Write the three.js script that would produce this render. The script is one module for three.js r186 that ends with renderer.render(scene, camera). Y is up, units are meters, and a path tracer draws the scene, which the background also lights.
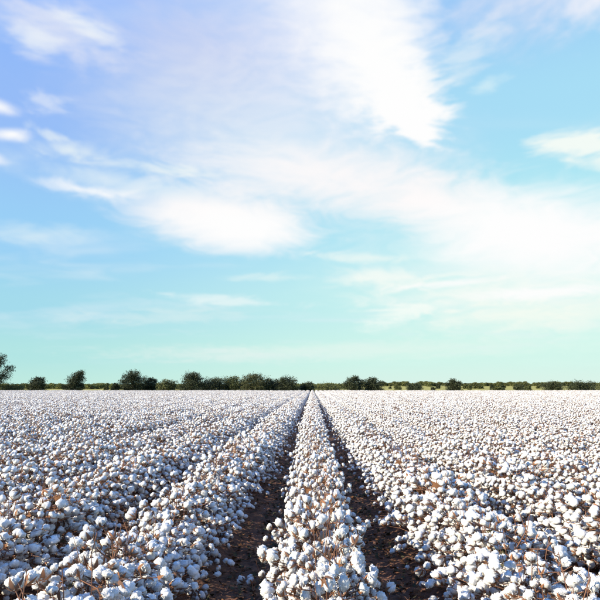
import * as THREE from 'three';
import { mergeGeometries, mergeVertices } from 'three/addons/utils/BufferGeometryUtils.js';
import { createNoise2D, createNoise3D } from 'simplex-noise';

// ------------------------------------------------------------------ camera, sky, sun, exposure
const scene = new THREE.Scene();
const EYE = 1.36;
const camera = new THREE.PerspectiveCamera(53.13, 1, 0.05, 9000);
camera.position.set(0, EYE, 0);
camera.rotation.order = 'YXZ';
camera.rotation.set(0.1445, 0.02, 0);

const SUN_AZ = -112, SUN_EL = 25;      // degrees; azimuth from straight ahead, negative to the left
const SUN_INTENSITY = 5;
const EXPOSURE = 1.85;

const rad = Math.PI / 180;
function rng(seed) {
  let a = seed >>> 0;
  return () => { a = (a + 0x6D2B79F5) | 0; let t = Math.imul(a ^ (a >>> 15), 1 | a); t = (t + Math.imul(t ^ (t >>> 7), 61 | t)) ^ t; return ((t ^ (t >>> 14)) >>> 0) / 4294967296; };
}
const n2 = createNoise2D(rng(11)), n3 = createNoise3D(rng(12)), n2b = createNoise2D(rng(13));
const fbm = (x, y, o, n = n2) => { let s = 0, a = 0.5; for (let i = 0; i < o; i++) { s += a * n(x, y); x = x * 2.03 + 7.1; y = y * 2.03 - 3.7; a *= 0.5; } return s; };
const clamp = (x, a = 0, b = 1) => Math.min(b, Math.max(a, x));
const sstep = (a, b, x) => { const t = clamp((x - a) / (b - a)); return t * t * (3 - 2 * t); };
const lin = (r, g, b) => [r, g, b].map((v) => { v /= 255; return v <= 0.04045 ? v / 12.92 : Math.pow((v + 0.055) / 1.055, 2.4); });

{
  // sky: clear air from mint at the horizon to blue at the zenith, then the clouds, each at its own bearing and height (degrees)
  const W = 3072, H = 1536, data = new Float32Array(W * H * 4);
  const ramp = (stops) => (el) => { let k = 0; while (k < stops.length - 2 && el > stops[k + 1][0]) k++; const [e0, c0] = stops[k], [e1, c1] = stops[k + 1], t = sstep(0, 1, clamp((el - e0) / (e1 - e0)) * 0.999); return c0.map((v, i) => v + (c1[i] - v) * t); };
  const blueSide = ramp([[0, lin(192, 234, 224)], [3, lin(178, 229, 228)], [7, lin(164, 219, 236)], [13, lin(154, 208, 246)], [24, lin(150, 188, 247)], [40, [0.17, 0.40, 1.02]], [62, [0.08, 0.35, 1.1]], [90, [0.06, 0.33, 1.12]]]);
  const cyanSide = ramp([[0, lin(220, 248, 234)], [3, lin(212, 248, 236)], [8, lin(204, 245, 240)], [16, lin(174, 232, 243)], [25, lin(168, 222, 245)], [34, lin(156, 203, 246)], [48, [0.17, 0.42, 1.02]], [64, [0.08, 0.35, 1.1]], [90, [0.06, 0.33, 1.12]]]);
  // az, el, half width, half height, tilt (deg, + rises to the right), density, softness, ragged, colour
  const WHITE = lin(254, 254, 254), WARM = lin(254, 250, 250), LAV = lin(212, 216, 240), CREAM = lin(246, 252, 246), PALE = lin(226, 240, 248);
  const clouds = [
    [-10, 29, 20, 12, 0, 0.8, 1.1, 0.15, LAV],
    [-2, 22, 24, 10, -6, 0.85, 1.2, 0.15, lin(228, 240, 248)],
    [22, 11, 27, 10, -4, 0.9, 1.2, 0.12, lin(236, 251, 248)],
    [1.5, 33, 15, 15, 0, 0.75, 1.2, 0.12, lin(242, 242, 252)],
    [4.5, 36, 11, 13, 0, 1.0, 1.1, 0.14, WHITE],
    [7.0, 29.8, 8.5, 8.4, -20, 1.0, 0.9, 0.22, WHITE],
    [9.4, 26.4, 5.8, 4.4, -20, 1.0, 0.6, 0.4, WHITE],
    [10.4, 23.4, 2.6, 1.5, -35, 1.0, 0.6, 0.4, WHITE],
    [16, 29.5, 6.5, 2.2, 30, 0.6, 1.0, 0.6, PALE],
    [17.5, 27.0, 2.6, 0.9, 15, 0.6, 1.0, 0.6, lin(220, 242, 248)],
    [24, 33.5, 13, 5.5, 8, 0.75, 1.0, 0.3, lin(222, 228, 246)],
    [28.5, 33.0, 8, 4.2, 10, 0.85, 1.0, 0.3, lin(246, 246, 252)],
    [1, 19.8, 20, 4.2, -4, 0.9, 1.0, 0.2, WARM],
    [-9, 16.0, 13, 4.2, -7, 1.0, 0.9, 0.16, WARM],
    [-7.0, 15.1, 9.8, 3.2, -5, 1.0, 0.85, 0.14, WHITE],
    [-17, 18.4, 11, 1.3, -5, 0.6, 1.0, 0.4, PALE],
    [-20.5, 17.5, 7.0, 0.9, -4, 0.85, 1.2, 0.4, WHITE],
    [-15, 20.2, 9, 0.9, -2, 0.5, 1.0, 0.5, CREAM],
    [-25.5, 30.4, 9.0, 3.5, -4, 0.8, 1.0, 0.4, lin(222, 228, 246)],
    [-22.3, 31.0, 4.4, 1.3, -14, 0.7, 1.0, 0.4, lin(240, 246, 250)],
    [-27, 29.2, 3.4, 1.6, 0, 0.6, 1, 0.4, lin(240, 246, 250)],
    [-25.5, 24.6, 2.8, 1.2, 5, 0.5, 1, 0.6, lin(236, 242, 250)],
    [-29.4, 23.4, 2.6, 0.95, 0, 0.95, 1.1, 0.22, WHITE],
    [-28.2, 21.3, 2.7, 0.8, 8, 1.0, 1.0, 0.22, WHITE],
    [-29.6, 19.2, 2.0, 0.8, -8, 0.95, 1.1, 0.22, WHITE],
    [-25, 22.0, 2.2, 0.7, -8, 0.5, 0.9, 0.6, CREAM],
    [-22.8, 20.9, 4.6, 1.1, 0, 0.65, 1.1, 0.45, CREAM],
    [-27, 13.2, 7, 1.6, 4, 0.35, 1, 0.5, CREAM],
    [12, 17.0, 13, 4.0, -10, 1.0, 1.0, 0.18, WARM],
    [20, 13.8, 13, 6.0, -8, 1.0, 0.8, 0.14, WHITE],
    [31, 12.5, 13, 5.2, -4, 1.0, 0.9, 0.3, WHITE],
    [24.6, 20.7, 5.0, 1.5, -6, 0.95, 0.7, 0.4, CREAM],
    [26.5, 19.2, 4.4, 1.1, -4, 0.7, 0.9, 0.5, CREAM],
    [7.5, 10.3, 7.5, 1.3, -3, 0.85, 0.9, 0.4, CREAM],
    [16, 8.4, 15, 2.6, 1, 0.85, 1, 0.35, CREAM],
    [21, 8.3, 9, 0.9, -1, 0.9, 0.9, 0.4, WHITE],
    [13, 9.6, 6, 0.5, 3, 0.7, 0.9, 0.5, WHITE],
    [8.4, 6.8, 4.6, 1.3, 10, 0.8, 0.9, 0.5, lin(248, 254, 248)],
    [22, 6.3, 16, 2.3, 2, 0.85, 1.1, 0.3, lin(247, 252, 242)],
    [4, 3.4, 26, 1.3, 1, 0.6, 1, 0.3, lin(232, 247, 240)],
    [-10, 3.0, 13, 1.2, 0, 0.4, 1, 0.4, lin(232, 242, 240)],
    [-8.5, 8.2, 8.0, 0.7, -2, 0.7, 0.9, 0.5, lin(236, 248, 248)],
    [-13, 6.6, 12, 1.2, 3, 0.45, 1, 0.5, lin(228, 242, 242)],
    [-4.5, 10.4, 5, 0.6, 2, 0.4, 1, 0.5, CREAM],
    [5, 12.3, 6.5, 0.6, -4, 0.6, 1, 0.5, CREAM],
  ].map(([az, el, w, h, tilt, d, soft, rag, c]) => ({ az, el, w, h, ct: Math.cos(tilt * rad), st: Math.sin(tilt * rad), d, soft, rag, c, reach: Math.max(w, h) * 1.5 + 1 }));
  const below = lin(120, 110, 100);
  for (let j = 0; j < H; j++) {
    const el = ((j + 0.5) / H - 0.5) * 180;
    for (let i = 0; i < W; i++) {
      const o = (j * W + i) * 4;
      if (el < -1) { data[o] = below[0]; data[o + 1] = below[1]; data[o + 2] = below[2]; data[o + 3] = 1; continue; }
      const phi = ((i + 0.5) / W - 0.5) * 2 * Math.PI;         // atan2(z, x)
      const e = Math.max(el, 0), ce = Math.cos(e * rad), dx = Math.cos(phi) * ce, dz = Math.sin(phi) * ce, dy = Math.sin(e * rad);
      const az = Math.atan2(dx, -dz) / rad;
      const side = sstep(0.5, 1.05, Math.cos((az - 32) * rad));
      const a = blueSide(e), b = cyanSide(e);
      const col = a.map((v, k) => v + (b[k] - v) * side);
      const px = dx / (dy + 0.09), pz = dz / (dy + 0.09);
      // thin high cloud all over
      const thin = fbm(px * 0.55 + 0.35 * fbm(px * 0.7, pz * 0.7, 3, n2b) + 3, pz * 1.0 + 8, 5);
      const cover = sstep(0.0, 0.8, thin) * 0.4 * sstep(0, 6, e);
      for (let k = 0; k < 3; k++) col[k] += (PALE[k] - col[k]) * cover;
      if (Math.abs(az) < 75 && e < 60) {
        const wx = fbm(px * 1.1 + 20, pz * 1.1, 3), wy = fbm(px * 1.1 - 9, pz * 1.1 + 31, 3, n2b);
        const fine = fbm(az * 0.22 + wy * 1.2, e * 0.6 + wx, 4, n2b), tex = fbm(az * 0.7 + 40, e * 1.9 + wx * 2, 4);
        for (const c of clouds) {
          const x0 = az - c.az, y0 = e - c.el;
          if (Math.abs(x0) > c.reach || Math.abs(y0) > c.reach) continue;
          const x = (x0 * c.ct + y0 * c.st) / c.w + wx * c.rag * 0.8, y = (y0 * c.ct - x0 * c.st) / c.h + wy * c.rag * 0.8;
          const q = 1 - Math.hypot(x, y) + fine * c.rag * 0.9 + tex * c.rag * 0.14;
          const al = c.d * sstep(0, c.soft, q);
          if (al > 0) for (let k = 0; k < 3; k++) col[k] += (c.c[k] - col[k]) * al;
        }
      }
      data[o] = col[0] / EXPOSURE; data[o + 1] = col[1] / EXPOSURE; data[o + 2] = col[2] / EXPOSURE; data[o + 3] = 1;
    }
  }
  const sky = new THREE.DataTexture(data, W, H, THREE.RGBAFormat, THREE.FloatType);
  sky.mapping = THREE.EquirectangularReflectionMapping; sky.magFilter = sky.minFilter = THREE.LinearFilter; sky.needsUpdate = true;
  scene.background = sky; scene.environment = sky;
}

const sun = new THREE.DirectionalLight(new THREE.Color().setRGB(1, 0.885, 0.68), SUN_INTENSITY);
sun.position.set(Math.sin(SUN_AZ * rad) * Math.cos(SUN_EL * rad), Math.sin(SUN_EL * rad), -Math.cos(SUN_AZ * rad) * Math.cos(SUN_EL * rad)).multiplyScalar(120);
sun.castShadow = true; sun.shadow.mapSize.set(4096, 4096);
Object.assign(sun.shadow.camera, { left: -130, right: 130, top: 130, bottom: -130, near: 1, far: 500 });
sun.target.position.set(0, 0, -60); sun.position.add(sun.target.position);
scene.add(sun, sun.target);

const renderer = new THREE.WebGLRenderer({ antialias: true });
renderer.setSize(1024, 1024);
renderer.toneMapping = THREE.LinearToneMapping;
renderer.toneMappingExposure = EXPOSURE;
renderer.shadowMap.enabled = true;

// ------------------------------------------------------------------ helpers
const taken = new Map();
const numbered = (name) => { const n = taken.get(name) || 0; taken.set(name, n + 1); return n ? `${name}_${String(n).padStart(3, '0')}` : name; };
function tag(o, label, category, group, kind) { if (label) o.userData.label = label; if (category) o.userData.category = category; if (group) o.userData.group = group; if (kind) o.userData.kind = kind; return o; }
function mesh(name, geo, mat, parent) { const m = new THREE.Mesh(geo, mat); m.name = name; m.castShadow = m.receiveShadow = true; if (parent) parent.add(m); return m; }
const V = (x, y, z) => new THREE.Vector3(x, y, z);
function buffer(pos, idx, uvs, cols) {
  const g = new THREE.BufferGeometry();
  g.setAttribute('position', new THREE.Float32BufferAttribute(pos, 3));
  g.setAttribute('uv', new THREE.Float32BufferAttribute(uvs || new Float32Array(pos.length / 3 * 2), 2));
  if (cols) g.setAttribute('color', new THREE.Float32BufferAttribute(cols, 3));
  g.setIndex(idx); g.computeVertexNormals(); return g;
}
function tube(pts, radii, sides) {
  const pos = [], idx = [], uvs = []; let u = V(1, 0, 0.31).normalize();
  pts.forEach((p, i) => {
    const t = (pts[i + 1] || p).clone().sub(pts[i - 1] || p).normalize();
    const b = t.clone().cross(u).normalize(); u = b.clone().cross(t).normalize();
    for (let k = 0; k < sides; k++) {
      const a = k / sides * Math.PI * 2, c = Math.cos(a) * radii[i], s = Math.sin(a) * radii[i];
      pos.push(p.x + u.x * c + b.x * s, p.y + u.y * c + b.y * s, p.z + u.z * c + b.z * s); uvs.push(k / sides, i);
    }
    if (i) for (let k = 0; k < sides; k++) { const a = (i - 1) * sides + k, b2 = (i - 1) * sides + (k + 1) % sides; idx.push(a, b2, a + sides, b2, b2 + sides, a + sides); }
  });
  const e = (pts.length - 1) * sides; for (let k = 1; k < sides - 1; k++) idx.push(e, e + k, e + k + 1);
  return buffer(pos, idx, uvs);
}
function noiseTexture(size, f, srgb) {
  const d = new Uint8Array(size * size * 4);
  for (let j = 0; j < size; j++) for (let i = 0; i < size; i++) { const c = f(i / size, j / size), o = (j * size + i) * 4; d[o] = c[0]; d[o + 1] = c[1]; d[o + 2] = c[2]; d[o + 3] = 255; }
  const t = new THREE.DataTexture(d, size, size); t.magFilter = THREE.LinearFilter; t.minFilter = THREE.LinearFilter; t.wrapS = t.wrapT = THREE.RepeatWrapping;
  if (srgb) t.colorSpace = THREE.SRGBColorSpace; t.needsUpdate = true; return t;
}
// noise that repeats without a seam
const loop = (u, v, s, o, seed) => { const a = u * 2 * Math.PI, b = v * 2 * Math.PI; let t = 0, am = 0.5, f = s; for (let k = 0; k < o; k++) { t += am * n3(Math.cos(a) * f + seed + Math.sin(b) * f * 0.7, Math.sin(a) * f + Math.cos(b) * f * 0.7, Math.sin(b) * f - seed); f *= 2; am *= 0.5; } return t; };

// ------------------------------------------------------------------ materials
const M = {};
const fluff = noiseTexture(256, (u, v) => { const x = clamp(0.5 + 0.75 * loop(u, v, 3.2, 5, 4)) * 255; return [x, x, x]; });
const lint = (r, g, b) => new THREE.MeshStandardMaterial({ color: new THREE.Color().setRGB(r, g, b), roughness: 1, bumpMap: fluff, bumpScale: 0.003 });
M.lint = [lint(0.87, 0.855, 0.83), lint(0.85, 0.825, 0.77), lint(0.84, 0.84, 0.83)];
const plain = (r, g, b, rough = 0.9) => new THREE.MeshStandardMaterial({ color: new THREE.Color().setRGB(r, g, b), roughness: rough, side: THREE.DoubleSide });
M.bur = [plain(0.25, 0.11, 0.05), plain(0.13, 0.065, 0.038)];
M.stem = plain(0.2, 0.095, 0.055);
M.leaf = [plain(0.17, 0.075, 0.03), plain(0.055, 0.05, 0.022)];
const PLANTMATS = [M.lint[0], M.lint[1], M.lint[2], M.bur[0], M.bur[1], M.stem, M.leaf[0], M.leaf[1]];

// ------------------------------------------------------------------ ground
const SPACING = 1.0, ROW0 = 0.035, FIELD_END = -150;
const rowX = (k) => ROW0 + k * SPACING;
function soilY(x, z) {
  const near = 1 - sstep(2.0, 2.6, Math.abs(x)), fine = near * (1 - sstep(16, 30, -z));
  const ph = (x - ROW0) / SPACING * 2 * Math.PI;
  return near * 0.035 * Math.cos(ph) + fine * (0.028 * fbm(x * 3.1, z * 2.2, 3) + 0.03 * Math.max(0, fbm(x * 11, z * 9, 2, n2b)) + 0.008 * n2(x * 40, z * 40)) - 0.03;
}
const landY = (x, z) => { const d = Math.hypot(x, z); return -0.12 + 3.2 * sstep(230, 760, d) * (1 + 0.25 * fbm(x * 0.004, z * 0.004, 2)) + 2.0 * sstep(900, 2600, d); };
{
  const xs = [], zs = [];
  for (let x = -150; x < -2.6; x += 4) xs.push(x);
  for (let x = -2.6; x <= 2.601; x += 0.045) xs.push(x);
  for (let x = 4; x <= 150; x += 4) xs.push(x);
  for (let z = 6; z > -1; z -= 0.5) zs.push(z);
  for (let z = -1; z > -14; z -= 0.06) zs.push(z);
  for (let z = -14; z > -32; z -= 0.25) zs.push(z);
  for (let z = -32; z > FIELD_END - 1; z -= 6) zs.push(z);
  zs.push(FIELD_END - 1.5);
  const pos = [], uvs = [], idx = [], nx = xs.length;
  zs.forEach((z, j) => xs.forEach((x, i) => {
    pos.push(x, soilY(x, z), z); uvs.push(x / 1.7, z / 1.7);
    if (i && j) { const a = j * nx + i; idx.push(a - 1, a - nx - 1, a - nx, a - 1, a - nx, a); }
  }));
  idx.reverse();
  const soilMap = noiseTexture(512, (u, v) => { const a = loop(u, v, 1.1, 5, 9), b = loop(u, v, 9, 3, 2), k = clamp(0.55 + 0.5 * a + 0.45 * b); return [60 + 66 * k, 40 + 46 * k, 30 + 34 * k]; }, true);
  const soilBump = noiseTexture(512, (u, v) => { const x = clamp(0.5 + 0.5 * loop(u, v, 5, 5, 6)) * 255; return [x, x, x]; });
  const m = new THREE.MeshStandardMaterial({ map: soilMap, bumpMap: soilBump, bumpScale: 0.02, roughness: 1 });
  const s = mesh('field_soil', buffer(pos, idx, uvs), m, scene);
  if (s.geometry.attributes.normal.getY(5) < 0) { s.geometry.index.array.reverse(); s.geometry.computeVertexNormals(); }
  tag(s, 'red-brown bare soil of the cotton field', null, null, 'structure');

  // pasture round and beyond the field, to the horizon
  const rs = [0, 20, 60, 110, 150, 190, 230, 270, 310, 360, 420, 490, 560, 640, 720, 800, 900, 1050, 1300, 1700, 2300, 3200, 4500, 6500], A = 144, p2 = [], u2 = [], i2 = [];
  rs.forEach((r, j) => { for (let k = 0; k <= A; k++) { const a = k / A * Math.PI * 2, x = Math.cos(a) * r, z = Math.sin(a) * r; p2.push(x, landY(x, z), z); u2.push(x / 60, z / 60); if (j && k) { const q = j * (A + 1) + k; i2.push(q - 1, q - A - 2, q - A - 1, q - 1, q - A - 1, q); } } });
  const pastureMap = noiseTexture(512, (u, v) => { const k = clamp(0.5 + 0.7 * loop(u, v, 1.4, 5, 21)), q = clamp(0.5 + 0.8 * loop(u, v, 8, 3, 5)); return [112 + 56 * k + 14 * q, 112 + 42 * k + 12 * q, 46 + 26 * k + 8 * q]; }, true);
  const g = buffer(p2, i2, u2);
  if (g.attributes.normal.getY(800) < 0) { g.index.array.reverse(); g.computeVertexNormals(); }
  tag(mesh('pasture', g, new THREE.MeshStandardMaterial({ map: pastureMap, roughness: 1 }), scene), 'yellow-green pasture beyond the cotton field', null, null, 'structure');
}

// ------------------------------------------------------------------ cotton: bolls, burs, leaves
function lintShape(seed, detail) {
  const r = rng(seed), locks = 4 + (r() < 0.5 ? 1 : 0), dirs = [];
  const spin = r() * 6.28, open = 0.85 + 0.3 * r();
  for (let k = 0; k < locks; k++) { const a = spin + (k + 0.25 * (r() - 0.5)) / locks * Math.PI * 2, p = open + 0.25 * (r() - 0.5); dirs.push(V(Math.sin(p) * Math.cos(a), Math.cos(p), Math.sin(p) * Math.sin(a))); }
  const amp = dirs.map(() => 0.65 + 0.65 * r());
  let g = new THREE.IcosahedronGeometry(1, detail); g.deleteAttribute('uv'); g.deleteAttribute('normal'); g = mergeVertices(g, 1e-4);
  const P = g.attributes.position, uv = [], d = V(), o = seed * 3.7;
  for (let i = 0; i < P.count; i++) {
    d.fromBufferAttribute(P, i).normalize();
    let best = 0, second = 0; dirs.forEach((l, k) => { const q = Math.pow(d.dot(l) * 0.5 + 0.5, 2.6) * amp[k]; if (q > best) { second = best; best = q; } else if (q > second) second = q; });
    let R = 0.40 + 0.52 * best + 0.28 * Math.min(0.4, best - second);
    R += 0.13 * n3(d.x * 2.1 + o, d.y * 2.1, d.z * 2.1) + 0.08 * n3(d.x * 4 + o, d.y * 4, d.z * 4) + (detail > 3 ? 0.05 * n3(d.x * 8, d.y * 8 + o, d.z * 8) : 0);
    R *= 0.0275;
    P.setXYZ(i, d.x * R, d.y * R * 0.97 + 0.0165, d.z * R); uv.push((d.x + 0.5 * d.z) * 0.55 + seed * 0.17, (d.y + 0.35 * d.z) * 0.55);
  }
  g.setAttribute('uv', new THREE.Float32BufferAttribute(uv, 2)); g.computeVertexNormals();
  if (detail < 2) return g;
  // loose fibres standing off the lock
  const pos = [], idx = [], w = V(), t = V();
  for (let k = 0; k < (detail > 3 ? 56 : 16); k++) {
    const i = Math.floor(r() * P.count); d.fromBufferAttribute(g.attributes.normal, i); w.fromBufferAttribute(P, i); if (w.y < 0.008) continue;
    t.set(r() - 0.5, r() - 0.8, r() - 0.5); const s = V(r() - 0.5, r() - 0.5, r() - 0.5).cross(d).normalize().multiplyScalar(0.0014 + 0.0016 * r()), L = 0.003 + 0.009 * r() * r(), b = pos.length / 3;
    const tip = w.clone().addScaledVector(d, L).addScaledVector(t, L * 0.9); w.addScaledVector(d, -0.001);
    pos.push(w.x - s.x, w.y - s.y, w.z - s.z, w.x + s.x, w.y + s.y, w.z + s.z, tip.x, tip.y, tip.z); idx.push(b, b + 1, b + 2);
  }
  return mergeGeometries([g, buffer(pos, idx)]);
}
function burShape(seed, rich) {
  const r = rng(seed), n = 4 + (r() < 0.5 ? 1 : 0), pos = [], idx = [];
  for (let k = 0; k < n; k++) {
    const a = (k + 0.3 * (r() - 0.5)) / n * Math.PI * 2, L = 0.017 + 0.009 * r(), w = 0.0048 + 0.002 * r(), curl = r();
    const prof = rich ? [[0.002, -0.008, 0.3], [0.012, -0.005, 0.95], [0.0205, 0.003, 1.0], [0.025 + 0.003 * curl, 0.011, 0.6], [0.028 + 0.006 * curl, L, 0]] : [[0.002, -0.008, 0.4], [0.020, 0.002, 1], [0.028 + 0.005 * curl, L, 0]];
    const b = pos.length / 3;
    prof.forEach(([q, y, f]) => { for (const s of [-1, 1]) { const c = Math.cos(a), e = Math.sin(a); pos.push(q * c - s * w * f * e, y, q * e + s * w * f * c); } });
    for (let i = 0; i < prof.length - 1; i++) { const o = b + i * 2; idx.push(o, o + 1, o + 2, o + 1, o + 3, o + 2); }
  }
  return buffer(pos, idx);
}
function leafShape(seed) {
  const r = rng(seed), pos = [0, 0, 0], idx = [], n = 7, L = 0.022 + 0.014 * r();
  for (let k = 0; k <= n; k++) { const a = (k / n - 0.5) * 4.4, q = L * (k % 2 ? 1 : 0.6) * (0.85 + 0.3 * r()); pos.push(Math.cos(a) * q + L * 0.35, (r() - 0.3) * 0.018, Math.sin(a) * q); if (k) idx.push(0, k, k + 1); }
  return buffer(pos, idx);
}
const LINT_HI = [], LINT_LO = [], LINT_FAR = [], BUR_HI = [], BUR_LO = [], LEAF = [];
for (let k = 0; k < 8; k++) { LINT_HI.push(lintShape(100 + k, 4)); LINT_FAR.push(lintShape(100 + k, 1)); LINT_LO.push(lintShape(100 + k, 2)); BUR_HI.push(burShape(200 + k, true)); BUR_LO.push(burShape(200 + k, false)); LEAF.push(leafShape(300 + k)); }

// one plant: stem, branches with bolls, leaves; nothing is meshed yet
function grow(seed, o = {}) {
  const r = rng(seed), P = { stems: [], bolls: [], leaves: [] };
  const Ht = o.height || 0.46 + 0.11 * r(), lx = (r() - 0.5) * 0.12 + (o.leanX || 0), lz = (r() - 0.5) * 0.12 + (o.leanZ || 0);
  const at = (t) => V(lx * t * t + 0.012 * Math.sin(t * 9 + seed), Ht * t - 0.03 * (1 - t), lz * t * t + 0.012 * Math.cos(t * 8 + seed * 2));
  const bare = o.bare ?? (r() < 0.55 ? 0.06 + 0.13 * r() : 0);
  const pts = []; for (let i = 0; i <= 6; i++) pts.push(at(i / 6)); if (bare) { pts.push(at(1).add(V((r() - 0.5) * 0.08, bare, (r() - 0.5) * 0.08))); }
  P.stems.push([pts, pts.map((_, i) => 0.0062 - 0.0046 * i / (pts.length - 1))]);
  const addBoll = (p, out) => {
    const hang = r();
    const axis = hang < 0.14 ? V(out.x * 0.8 + (r() - 0.5), -0.5 - 0.5 * r(), out.z * 0.8 + (r() - 0.5)) : V(out.x * 0.9 + (r() - 0.5) * 1.1, 0.25 + 0.8 * r(), out.z * 0.9 + (r() - 0.5) * 1.1);
    const q = new THREE.Quaternion().setFromUnitVectors(V(0, 1, 0), axis.normalize()).multiply(new THREE.Quaternion().setFromAxisAngle(V(0, 1, 0), r() * 6.283));
    const s = 0.62 + 0.5 * r(), stretch = r() < 0.25 ? 1.2 + 0.4 * r() : 0.85 + 0.25 * r();
    P.bolls.push({ m: new THREE.Matrix4().compose(p, q, V(s, s * stretch, s)), v: Math.floor(r() * 8), tone: r() < 0.55 ? 0 : r() < 0.6 ? 1 : 2, bur: r() < 0.6 ? 0 : 1 });
  };
  const nb = o.branches || 14 + Math.floor(r() * 3); let turn = r() * 6.28;
  for (let b = 0; b < nb; b++) {
    const t = 0.12 + 0.8 * (b + 0.5 * r()) / nb; turn += 2.4 + (r() - 0.5) * 0.7;
    const out = V(Math.cos(turn), 0, Math.sin(turn)), len = (o.reach || 1) * (0.11 + 0.23 * Math.pow(1 - t, 0.6) * (0.5 + 0.75 * r()) + 0.04 * r()), up = 0.35 + 0.5 * r() - 0.2 * (1 - t);
    const base = at(t), line = [base.clone()], steps = len > 0.25 ? 4 : len > 0.16 ? 3 : 2;
    for (let k = 1; k <= steps; k++) { const f = k / steps, zig = (k % 2 ? 1 : -1) * 0.014; line.push(base.clone().add(V(out.x * len * f - out.z * zig, len * f * up - 0.05 * f * f * len / 0.2, out.z * len * f + out.x * zig))); }
    P.stems.push([line, line.map((_, i) => 0.0036 - 0.002 * i / steps)]);
    for (let k = line.length - 1; k >= 1; k--) if (k === line.length - 1 || r() < 0.9) {
      const p = line[k].clone(); if (k < line.length - 1) { p.add(V((r() - 0.5) * 0.03, 0.018 + 0.016 * r(), (r() - 0.5) * 0.03)); P.stems.push([[line[k], p], [0.0022, 0.0018]]); }
      p.y = Math.max(p.y, 0.05); addBoll(p, out);
    }
    if (r() < 0.3 + 0.3 * (1 - t)) P.leaves.push({ p: line[1].clone(), out, tilt: 0.3 + r() * 1.2, spin: r() * 6.28, v: Math.floor(r() * 8), tone: r() < 0.5 ? 0 : 1, s: 0.7 + 0.8 * r() });
  }
  for (let k = 0; k < 2; k++) { const b = at(0.55 + 0.4 * r()).add(V((r() - 0.5) * 0.16, 0, (r() - 0.5) * 0.16)), l = 0.1 + 0.13 * r(), sx = (r() - 0.5) * 0.5, sz = (r() - 0.5) * 0.5; P.stems.push([[at(0.45), b, b.clone().add(V(sx * l * 0.5, l * 0.55, sz * l * 0.5)), b.clone().add(V(sx * l * 1.2, l, sz * l))], [0.0024, 0.002, 0.0016, 0.001]]); }
  if (!bare) addBoll(at(1), V(r() - 0.5, 0, r() - 0.5));
  else { const t = pts.at(-1), f = t.clone().lerp(pts.at(-2), 0.55); P.stems.push([[f, f.clone().add(V((r() - 0.5) * 0.1, 0.03 + 0.05 * r(), (r() - 0.5) * 0.1))], [0.0017, 0.001]]); if (r() < 0.5) addBoll(t.clone(), V(r() - 0.5, 0, r() - 0.5)); }
  return P;
}
const leafMatrix = (l) => new THREE.Matrix4().compose(l.p, new THREE.Quaternion().setFromEuler(new THREE.Euler((l.spin % 1.4) - 0.7, Math.atan2(-l.out.z, l.out.x), -l.tilt)), V(l.s, l.s, l.s));
const place = (o, m) => { m.decompose(o.position, o.quaternion, o.scale); return o; };

// a plant whose every boll, bur, branch and leaf is a mesh of its own
function richPlant(seed, o) {
  const P = grow(seed, o), g = new THREE.Group(); g.name = 'cotton_plant';
  P.stems.forEach(([pts, radii], i) => mesh(i ? 'branch' : 'main_stem', tube(pts, radii, i ? 4 : 6), M.stem, g));
  for (const b of P.bolls) { const l = place(mesh('boll', LINT_HI[b.v], M.lint[b.tone], g), b.m); mesh('bur', BUR_HI[b.v], M.bur[b.bur], l); }
  for (const l of P.leaves) place(mesh('dry_leaf', LEAF[l.v], M.leaf[l.tone], g), leafMatrix(l));
  return g;
}
// a plant some metres off: bolls still one by one, lint and bur in one mesh
const BOLL_LO = LINT_LO.map((g, k) => mergeGeometries([g, BUR_LO[k]], true)), BOLL_FAR = LINT_FAR.map((g, k) => mergeGeometries([g, BUR_LO[k]], true));
const stuffPart = (m) => { m.userData.kind = 'stuff'; return m; };
function midPlant(seed, o, BOLL = BOLL_LO) {
  const P = grow(seed, o), g = new THREE.Group(); g.name = 'cotton_plant';
  mesh('main_stem', tube(P.stems[0][0], P.stems[0][1], 4), M.stem, g);
  stuffPart(mesh('branches', mergeGeometries(P.stems.slice(1).map(([p, q]) => tube(p, q, 3))), M.stem, g));
  for (const b of P.bolls) place(mesh('boll', BOLL[b.v], [M.lint[b.tone], M.bur[b.bur]], g), b.m);
  for (const l of P.leaves) place(mesh('dry_leaf', LEAF[l.v], M.leaf[l.tone], g), leafMatrix(l));
  return g;
}
// many plants in one geometry, one group for each material
function bundle(plants, lod = LINT_FAR) {
  const byMat = PLANTMATS.map(() => []);
  for (const [P, M4] of plants) {
    for (const [pts, radii] of P.stems) byMat[5].push(tube(pts, radii, 3).applyMatrix4(M4));
    for (const b of P.bolls) { const m = M4.clone().multiply(b.m); byMat[b.tone].push(lod[b.v].clone().applyMatrix4(m)); byMat[3 + b.bur].push(BUR_LO[b.v].clone().applyMatrix4(m)); }
    for (const l of P.leaves) byMat[6 + l.tone].push(LEAF[l.v].clone().applyMatrix4(M4.clone().multiply(leafMatrix(l))));
  }
  const used = PLANTMATS.map((m, i) => i).filter((i) => byMat[i].length);
  return [mergeGeometries(used.map((i) => mergeGeometries(byMat[i])), true), used.map((i) => PLANTMATS[i])];
}

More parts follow.
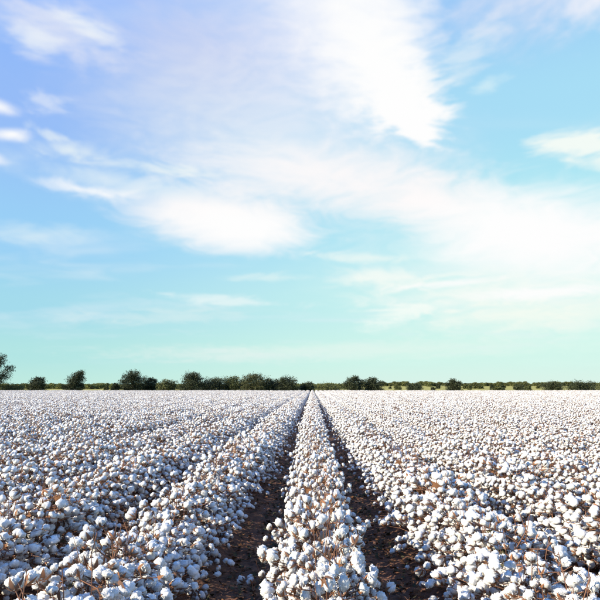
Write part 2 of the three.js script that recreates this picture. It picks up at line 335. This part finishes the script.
// ------------------------------------------------------------------ the cotton field
const STEP = 0.1, NEAR_END = -9.4, slots = [];
{
  const r = rng(77), fwd = V(); camera.updateMatrixWorld(); camera.updateProjectionMatrix();
  for (let k = -16; k <= 16; k++) for (let z = 1.2; z > NEAR_END; z -= STEP) {
    const x = rowX(k) + (r() - 0.5) * 0.07, zz = z + (r() - 0.5) * 0.06, gap = r(), s = 0.92 + 0.2 * r() + 0.1 * n2b(x * 2, zz * 0.5), turn = r() * 6.283, tx = (r() - 0.5) * 0.2, tz = (r() - 0.5) * 0.2, v = r();
    if (gap < 0.03) continue;
    const lo = V(x, 0.18, zz).project(camera), hi = V(x, 0.62, zz).project(camera), pad = 0.26 / Math.max(0.5, -zz) * 2;
    const seen = zz < -1.5 && Math.abs(hi.x) < 1 + pad && hi.y > -1 - pad * 0.6;
    slots.push({ k, x, z: zz, s, turn, tx, tz, v, seen, d: Math.hypot(x, zz, 0.8) });
  }
}
const LABELS = [
  ['cotton plant full of open white bolls in the row between the two bare furrows', 'cotton plants of the row between the furrows', (k) => k === 0],
  ['cotton plant with open bolls in the row whose furrow side lies in blue shade', 'cotton plants of the row shading its furrow', (k) => k === -1],
  ['cotton plant with open bolls in the row whose furrow side is sunlit', 'cotton plants of the row with the sunlit furrow side', (k) => k === 1],
  ['cotton plant with open bolls in the closed-up rows on the sunward side of the furrows', 'cotton plants of the sunward closed-up rows', (k) => k < -1],
  ['cotton plant with open bolls in the closed-up rows away from the sun and furrows', 'cotton plants of the closed-up rows away from the sun', (k) => k > 1],
];
{
  const seen = slots.filter((s) => s.seen).sort((a, b) => a.d - b.d).slice(0, 296), mine = new Set(seen);
  const RICH_TO = 3.5;
  const rich = [], mid = [], off = []; for (let k = 0; k < 12; k++) { rich.push(richPlant(1000 + k)); mid.push(midPlant(1000 + k)); off.push(midPlant(1000 + k, {}, BOLL_FAR)); }
  const put = (o, s) => { o.position.set(s.x, soilY(s.x, s.z), s.z); o.rotation.set(s.tx, s.turn, s.tz); const wide = s.k === 0 ? 0.88 : s.k === 1 ? 1.18 : s.k === -1 ? 1.14 : 1.16; o.scale.set(s.s * wide, s.s, s.s * wide); };
  for (const s of seen) {
    const o = (s.d < RICH_TO ? rich : s.d < 5.4 ? mid : off)[Math.floor(s.v * 12)].clone(); o.name = numbered('cotton_plant'); put(o, s); scene.add(o);
    const [label, group] = LABELS.find((l) => l[2](s.k)); tag(o, label, 'cotton plant', group);
  }
  console.log('single plants', seen.length, 'farthest', seen.at(-1).d.toFixed(1));

  // all other plants: one mass
  const rows = new THREE.Group(); rows.name = 'cotton_rows'; scene.add(rows);
  tag(rows, 'white cotton rows running on to the far edge of the field', 'cotton field', null, 'stuff');
  const proxy = new THREE.Object3D();
  const rest = slots.filter((s) => !mine.has(s));
  for (let v = 0; v < 6; v++) {
    const list = rest.filter((s) => Math.floor(s.v * 6) === v); if (!list.length) continue;
    const [g, mats] = bundle([[grow(1000 + v * 2), new THREE.Matrix4()]], LINT_LO);
    const im = new THREE.InstancedMesh(g, mats, list.length); im.name = 'cotton_plants'; im.userData.kind = 'stuff'; im.castShadow = im.receiveShadow = true;
    list.forEach((s, i) => { put(proxy, s); proxy.updateMatrix(); im.setMatrixAt(i, proxy.matrix); }); rows.add(im);
  }
  // farther off, a metre of row at a time
  const r = rng(501), SEG = 10, lists = Array.from({ length: SEG }, () => []);
  for (let k = -105; k <= 105; k++) {
    const x = rowX(k);
    for (let z = NEAR_END - 0.5; z > FIELD_END; z -= 1) {
      const wide = -z * 0.62 + 14; if (Math.abs(x) > wide) { r(); r(); continue; } if (r() < 0.012) continue;
      lists[Math.floor(r() * SEG)].push([x + 0.05 * n2(k * 3.3, z * 0.3), z, 0.98 + 0.1 * n2b(x * 0.35, z * 0.12) + 0.08 * n2(x * 0.05, z * 0.04) + 0.05 * (r() - 0.5), r() < 0.5 ? 0 : Math.PI]);
    }
  }
  lists.forEach((list, v) => {
    const q = rng(900 + v), plants = [];
    for (let i = 0; i < 10; i++) { if (q() < 0.04) continue; const s = 0.92 + 0.2 * q(); plants.push([grow(1000 + Math.floor(q() * 40)), new THREE.Matrix4().compose(V((q() - 0.5) * 0.07, 0, -0.45 + i * STEP + (q() - 0.5) * 0.06), new THREE.Quaternion().setFromEuler(new THREE.Euler((q() - 0.5) * 0.2, q() * 6.28, (q() - 0.5) * 0.2)), V(s, s, s))]); }
    const [g, mats] = bundle(plants), im = new THREE.InstancedMesh(g, mats, list.length); im.name = 'cotton_row_stretches'; im.userData.kind = 'stuff'; im.castShadow = im.receiveShadow = true;
    list.forEach(([x, z, s, t], i) => { proxy.position.set(x, -0.02, z); proxy.rotation.set(0, t, 0); proxy.scale.set((Math.abs(x) > 1.5 ? 1.12 : Math.abs(x) > 0.5 ? 1.14 : 0.95) + 0.08 * ((i * 7) % 5) / 5, s, 1.02); proxy.updateMatrix(); im.setMatrixAt(i, proxy.matrix); });
    rows.add(im);
  });
  console.log('stretches', lists.reduce((a, l) => a + l.length, 0));
}

// low plants that lean out into the furrows, and bare twigs
{
  const low = (x, z, seed, o, label) => { const p = richPlant(seed, o); p.name = numbered('cotton_plant'); p.position.set(x, soilY(x, z), z); scene.add(p); tag(p, label, 'cotton plant'); };
  low(-0.31, -4.0, 41, { height: 0.22, branches: 3, reach: 0.8, leanX: 0.02, bare: 0.1 }, 'stunted cotton plant with a few low bolls standing out in the shaded furrow');
  low(0.43, -3.85, 47, { height: 0.15, branches: 3, reach: 0.8, leanX: 0.03, bare: 0.16 }, 'stunted cotton plant with a bare twig in the furrow beside the sunlit row');
}

// fallen leaves on the soil of the furrows
{
  const r = rng(61), N = 6000, im = [0, 1].map((k) => { const m = new THREE.InstancedMesh(LEAF[k + 2], M.leaf[1 - k], N / 2); m.name = 'fallen_leaves'; m.userData.kind = 'stuff'; m.castShadow = m.receiveShadow = true; return m; }), o = new THREE.Object3D();
  for (let i = 0; i < N;) {
    const f = r() < 0.5 ? -1 : 1, z = -1.5 - 16 * r() * r(), u = r() + r() * 0.6 - 0.3, x = ROW0 + f * 0.5 + (u - 0.3) * 0.55 * (f < 0 ? 1 : -1) - (f < 0 ? 0.02 : -0.1);
    if (fbm(x * 3, z * 1.6, 3, n2b) + 0.25 * r() < 0.02 && r() < 0.8) continue;
    o.position.set(x, soilY(x, z) + 0.006 + 0.02 * r(), z); o.rotation.set((r() - 0.5) * 1.2, r() * 6.28, (r() - 0.5) * 1.2); o.scale.setScalar(0.3 + 0.55 * r()); o.updateMatrix();
    im[i % 2].setMatrixAt(i >> 1, o.matrix); i++;
  }
  const g = new THREE.Group(); g.name = 'leaf_litter'; g.add(...im);
  const st = new THREE.InstancedMesh(tube([V(0, 0, -0.06), V(0.006, 0.004, 0), V(0, 0, 0.06)], [0.0022, 0.002, 0.0012], 4), M.stem, 420); st.name = 'fallen_twigs'; st.userData.kind = 'stuff'; st.castShadow = st.receiveShadow = true;
  for (let i = 0; i < 420; i++) { const f = r() < 0.5 ? -1 : 1, z = -1.5 - 14 * r() * r(), x = ROW0 + f * 0.5 + (r() - 0.5) * 0.5; o.position.set(x, soilY(x, z) + 0.012, z); o.rotation.set((r() - 0.5) * 0.4, r() * 6.28, 0); o.scale.setScalar(0.5 + r()); o.updateMatrix(); st.setMatrixAt(i, o.matrix); }
  const fl = new THREE.InstancedMesh(LINT_LO[3], M.lint[1], 110); fl.name = 'fallen_lint'; fl.userData.kind = 'stuff'; fl.castShadow = fl.receiveShadow = true;
  for (let i = 0; i < 110; i++) { const f = r() < 0.5 ? -1 : 1, z = -2.2 - 14 * r() * r(), x = ROW0 + f * 0.5 + (r() - 0.5) * 0.55, k = 0.2 + 0.5 * r() * r(); o.position.set(x, soilY(x, z) + 0.001, z); o.rotation.set(0, r() * 6.28, 0); o.scale.set(k * 1.2, k * 0.7, k); o.updateMatrix(); fl.setMatrixAt(i, o.matrix); }
  g.add(st, fl); scene.add(g); tag(g, 'dead leaves, twigs and lint scraps strewn over the furrow soil', 'leaf litter', null, 'stuff');
}

// ------------------------------------------------------------------ trees along the far edge of the field
M.bark = plain(0.06, 0.045, 0.032);
M.foliage = new THREE.MeshStandardMaterial({ vertexColors: true, roughness: 0.9, side: THREE.DoubleSide });
// crown of many small leaf faces round lumps; dims in metres
function foliage(seed, lumps, count, size, tone) {
  const r = rng(seed), pos = [], idx = [], cols = []; let total = 0; for (const l of lumps) total += l.w = l.rx * l.ry + l.rx * l.rz;
  const a = V(), b = V(), n = V();
  for (const l of lumps) {
    const m = Math.round(count * l.w / total);
    for (let i = 0; i < m; i++) {
      n.set(r() * 2 - 1, r() * 2 - 1, r() * 2 - 1).normalize();
      const q = Math.pow(r(), 0.45) * (0.86 + 0.34 * n3(n.x * 2.3 + seed, n.y * 2.3 + l.x, n.z * 2.3));
      const x = l.x + n.x * l.rx * q, y = Math.max(0.05, l.y + n.y * l.ry * q), z = l.z + n.z * l.rz * q;
      a.set(r() - 0.5, r() - 0.5, r() - 0.5).normalize().multiplyScalar(size * (0.6 + 0.8 * r())); b.set(r() - 0.5, r() - 0.5, r() - 0.5).cross(a).normalize().multiplyScalar(size * (0.35 + 0.5 * r()));
      const o = pos.length / 3; pos.push(x - a.x, y - a.y, z - a.z, x + b.x, y + b.y, z + b.z, x + a.x, y + a.y, z + a.z, x - b.x, y - b.y, z - b.z); idx.push(o, o + 1, o + 2, o, o + 2, o + 3);
      const k = 0.7 + 0.6 * r(), yel = r() < 0.18 ? 1.5 : 1; for (let c = 0; c < 4; c++) cols.push(tone[0] * k * yel, tone[1] * k * (yel > 1 ? 1.25 : 1), tone[2] * k);
    }
  }
  return buffer(pos, idx, null, cols);
}
function tree(name, px, D, w, h, opt, label, group) {     // px: bearing as the tangent times 600; w, h in metres
  const r = rng(opt.seed), g = new THREE.Group(), x = px / 600 * D; g.name = numbered(name); g.position.set(x, landY(x, -D) - 0.05, -D);
  const lumps = [], n = opt.lumps || 7, foot = (opt.foot ?? 0.1) * h;
  for (let i = 0; i < n; i++) {
    const t = n === 1 ? 0.5 : i / (n - 1), prof = opt.profile ? opt.profile(t) : [Math.sin(0.5 + t * 2.3), 0];
    const rr = w * 0.5 * (0.36 + 0.22 * r()), yy = foot + (h - foot) * (0.12 + 0.76 * t), ang = i * 2.4 + r();
    const spread = Math.max(0, w * 0.5 * prof[0] - rr * 0.7);
    lumps.push({ x: prof[1] * w * 0.5 + Math.cos(ang) * spread, z: Math.sin(ang) * spread, y: Math.min(yy, h - rr * 0.62), rx: rr, ry: rr * (0.62 + 0.3 * r()), rz: rr });
  }
  if (!opt.airy) lumps.push({ x: 0, y: foot + (h - foot) * 0.4, z: 0, rx: w * 0.45, ry: (h - foot) * 0.46, rz: w * 0.36 });
  if (!opt.airy && foot < 0.15 * h) lumps.push({ x: 0, y: h * 0.16, z: 0, rx: w * 0.54, ry: h * 0.22, rz: w * 0.45 });
  const tr = Math.max(0.08, h * 0.026), top = lumps.at(-1 - (opt.airy ? 0 : 1));
  mesh('trunk', tube([V(0, -0.3, 0), V(0.1 * r(), h * 0.2, 0), V(top.x * 0.4, h * 0.5, top.z * 0.4), V(top.x * 0.8, h * 0.8, top.z * 0.8)], [tr * 1.3, tr, tr * 0.7, tr * 0.25], 7), M.bark, g);
  for (let i = 0; i < Math.min(n, 6); i++) { const l = lumps[i], y0 = Math.max(h * 0.12, Math.min(h * 0.45, l.y * 0.5)); mesh('limb', tube([V(top.x * 0.3 * y0 / h, y0, top.z * 0.3 * y0 / h), V(l.x * 0.5, (y0 + l.y) * 0.5, l.z * 0.5), V(l.x, l.y, l.z)], [tr * 0.55, tr * 0.4, tr * 0.12], 5), M.bark, g); }
  mesh('crown', foliage(opt.seed + 5, lumps, opt.leaves || Math.round(2600 + w * h * 150), opt.leaf || 0.14, opt.tone || [0.045, 0.058, 0.02]), M.foliage, g);
  tag(g, label, opt.cat || 'tree', group); scene.add(g); return g;
}
const DARK = [0.028, 0.038, 0.014], OLIVE = [0.07, 0.082, 0.026], DRY = [0.11, 0.105, 0.035];
const hgt = (top, D) => (387 - top) / 600 * D + EYE - landY(0, -D), wid = (px, D) => px / 600 * D;
{
  const T = (name, x0, x1, top, D, opt, label, cat = 'tree') => tree(name, (x0 + x1) / 2 - 312, D, wid(x1 - x0, D) * (name === 'grove_tree' ? 1.22 : 1.08), hgt(top, D), { cat, ...opt }, label);
  T('tall_tree', -25, 8.5, 353.5, 160, { seed: 1, lumps: 11, foot: 0.25, airy: true, leaves: 9500, profile: (t) => [0.55 + 0.5 * Math.sin(t * 3.1), 0.1], tone: DARK }, 'tallest tree of the tree line, loose crown on a bare trunk');
  T('low_shrub', -8, 27, 383, 164, { seed: 2, lumps: 8, tone: OLIVE }, 'low olive scrub at the foot of the tallest tree', 'shrub');
  T('round_bush', 27, 48, 376.2, 158, { seed: 3, lumps: 7, tone: DARK }, 'lone dark round bush between the tallest tree and the leaning tree', 'bush');
  T('leaning_tree', 64, 85, 369.6, 160, { seed: 4, lumps: 9, foot: 0.06, profile: (t) => [0.95 - 0.5 * t, -0.2 + 0.75 * t], tone: DARK }, 'lone dark tree whose crown leans to a raised tip');
  T('small_bush', 111, 121, 382.5, 157, { seed: 5, lumps: 5, tone: DARK }, 'small dark bush at the foot of the domed tree', 'bush');
  T('domed_tree', 119, 148, 370.8, 160, { seed: 6, lumps: 10, foot: 0.05, tone: DARK }, 'broad domed dark tree beside a small bush');
  T('squat_tree', 143, 160, 376.5, 163, { seed: 7, lumps: 7, foot: 0.05, tone: DARK }, 'squat dark tree pressed against the domed tree');
  T('olive_bush', 156, 179, 379, 159, { seed: 8, lumps: 8, tone: OLIVE }, 'yellowish olive bush between the squat tree and the peaked tree', 'bush');
  T('peaked_tree', 179, 206, 371.0, 158, { seed: 9, lumps: 10, foot: 0.05, profile: (t) => [1.05 - 0.55 * t, 0.05], tone: DARK }, 'dark peaked tree at the end of the dense grove');
  T('grove_tree', 201, 230, 376.5, 161, { seed: 10, lumps: 10, foot: 0.04, tone: DARK }, 'dark flat-topped grove tree next to the peaked tree');
  T('grove_tree', 222, 247, 375.6, 163, { seed: 11, lumps: 9, foot: 0.04, tone: OLIVE }, 'olive grove tree between the flat-topped tree and the tallest grove tree');
  T('grove_tree', 240, 268, 372.6, 159, { seed: 12, lumps: 10, foot: 0.04, tone: [0.05, 0.058, 0.02] }, 'tallest tree in the middle of the dense grove, ragged top');
  T('grove_tree', 262, 284, 377.6, 162, { seed: 13, lumps: 8, foot: 0.04, tone: DARK }, 'low dark grove tree beside the tallest grove tree');
  T('grove_tree', 276, 299, 375.8, 160, { seed: 14, lumps: 8, foot: 0.04, profile: (t) => [1.05 - 0.5 * t, 0], tone: DARK }, 'rounded dark tree ending the dense grove, next to a low bush');
  T('low_bush', 297, 316, 381.4, 163, { seed: 15, lumps: 7, tone: DARK }, 'low dark bush where the dense grove ends above the furrows', 'bush');
  T('olive_shrub', 312, 345, 382.5, 175, { seed: 16, lumps: 9, tone: OLIVE }, 'long low olive shrub between the low bush and the twin trees', 'shrub');
  T('twin_tree', 343, 365, 375.3, 158, { seed: 17, lumps: 9, foot: 0.04, tone: DARK }, 'larger of two dark trees standing together alone on the field edge');
  T('twin_tree', 361, 384, 377.0, 160, { seed: 18, lumps: 9, foot: 0.04, tone: DARK }, 'smaller of two dark trees standing together alone on the field edge');
  T('low_bush', 404, 422, 382.4, 170, { seed: 19, lumps: 7, tone: DARK }, 'low dark bush on the pasture beside the twin trees', 'bush');
  T('round_bush', 442, 460, 378.4, 166, { seed: 20, lumps: 8, tone: DARK }, 'dark round bush alone between the low bush and small pasture shrubs', 'bush');
  T('broad_bush', 537, 559, 380.6, 168, { seed: 21, lumps: 8, tone: DARK }, 'broad dark bush with a sloping top beside the longest bush', 'bush');
  T('long_bush', 562, 592, 380.4, 166, { seed: 22, lumps: 11, tone: DARK }, 'longest dark bush of the pair past the pasture shrubs', 'bush');
  T('olive_bush', 588, 616, 382.2, 185, { seed: 23, lumps: 8, tone: OLIVE }, 'olive bush behind the longest dark bush', 'bush');

  // small shrubs dotted over the pasture
  const r = rng(88), protos = [0, 1, 2].map((k) => { const p = tree('pasture_shrub', 0, 300, 4.2, 3.8, { seed: 60 + k, lumps: 6, leaves: 1300, leaf: 0.3, tone: k === 1 ? OLIVE : DARK, cat: 'shrub' }, ''); scene.remove(p); return p; });
  const spots = [[389, 385], [395, 384], [398, 384.6], [431, 384.6], [436, 383.2], [463, 382.4], [467, 383.4], [473, 381.4], [478, 382.6], [489, 383.6], [495, 382.0], [499, 383.2], [513, 383.0], [516, 382.2], [524, 383.6], [534, 382.8], [99, 384.2], [107, 384], [55, 384.5], [92, 384.6]];
  taken.delete('pasture_shrub');
  for (const [px, top] of spots) {
    const D = 240 + 150 * r(), p = protos[Math.floor(r() * 3)].clone(), x = (px - 312) / 600 * D, y = landY(x, -D), k = Math.max(0.5, ((387 - top) / 600 * D + EYE - y) / 3.8);
    p.name = numbered('pasture_shrub'); p.position.set(x, y - 0.1, -D); p.rotation.y = r() * 6.28; p.scale.set(k * (0.8 + 1.3 * r() * r()), k * (0.6 + 0.4 * r()), k); p.userData = {};
    tag(p, 'small shrub dotted on the pasture behind the dark bushes', 'shrub', 'shrubs dotted on the pasture'); scene.add(p);
  }

  // far wood and hedge on the skyline: one mass
  const q = rng(91), lump = foliage(70, [{ x: 0, y: 3.2, z: 0, rx: 4.2, ry: 3.2, rz: 3.6 }, { x: 2, y: 4.6, z: 1, rx: 2.6, ry: 2.2, rz: 2.6 }, { x: -3, y: 2.4, z: -1, rx: 3, ry: 2.4, rz: 3 }], 2600, 0.42, [0.085, 0.098, 0.034]);
  const list = [];
  for (let px = -60; px < 660; px += px < 345 ? 2.4 : 1.5) {
    const left = px < 345, D = left ? 330 + 60 * q() : 560 + 160 * q(), x = (px - 312) / 600 * D, y = landY(x, -D), top = left ? 383.2 - 1.4 * fbm(px * 0.03, 2, 3) : 382.3 - 2.4 * fbm(px * 0.07, 9, 4);
    
    list.push([x, y, -D, Math.max(0.25, ((387 - top) / 600 * D + EYE - y) / 6.2), q() * 6.28]);
  }
  const im = new THREE.InstancedMesh(lump, M.foliage, list.length), o = new THREE.Object3D();
  list.forEach(([x, y, z, k, t], i) => { o.position.set(x, y - 0.2, z); o.rotation.set(0, t, 0); o.scale.set(k * 1.1, k, k * 1.1); o.updateMatrix(); im.setMatrixAt(i, o.matrix); const c = (x / -z < 0.05 ? 1.25 : 0.7) + 0.6 * q(); im.setColorAt(i, new THREE.Color().setRGB(c, c, c * 0.9)); });
  im.name = 'distant_wood'; im.castShadow = im.receiveShadow = true; scene.add(im); tag(im, 'far olive wood along the skyline behind the trees', 'wood', null, 'stuff');
}

renderer.render(scene, camera);
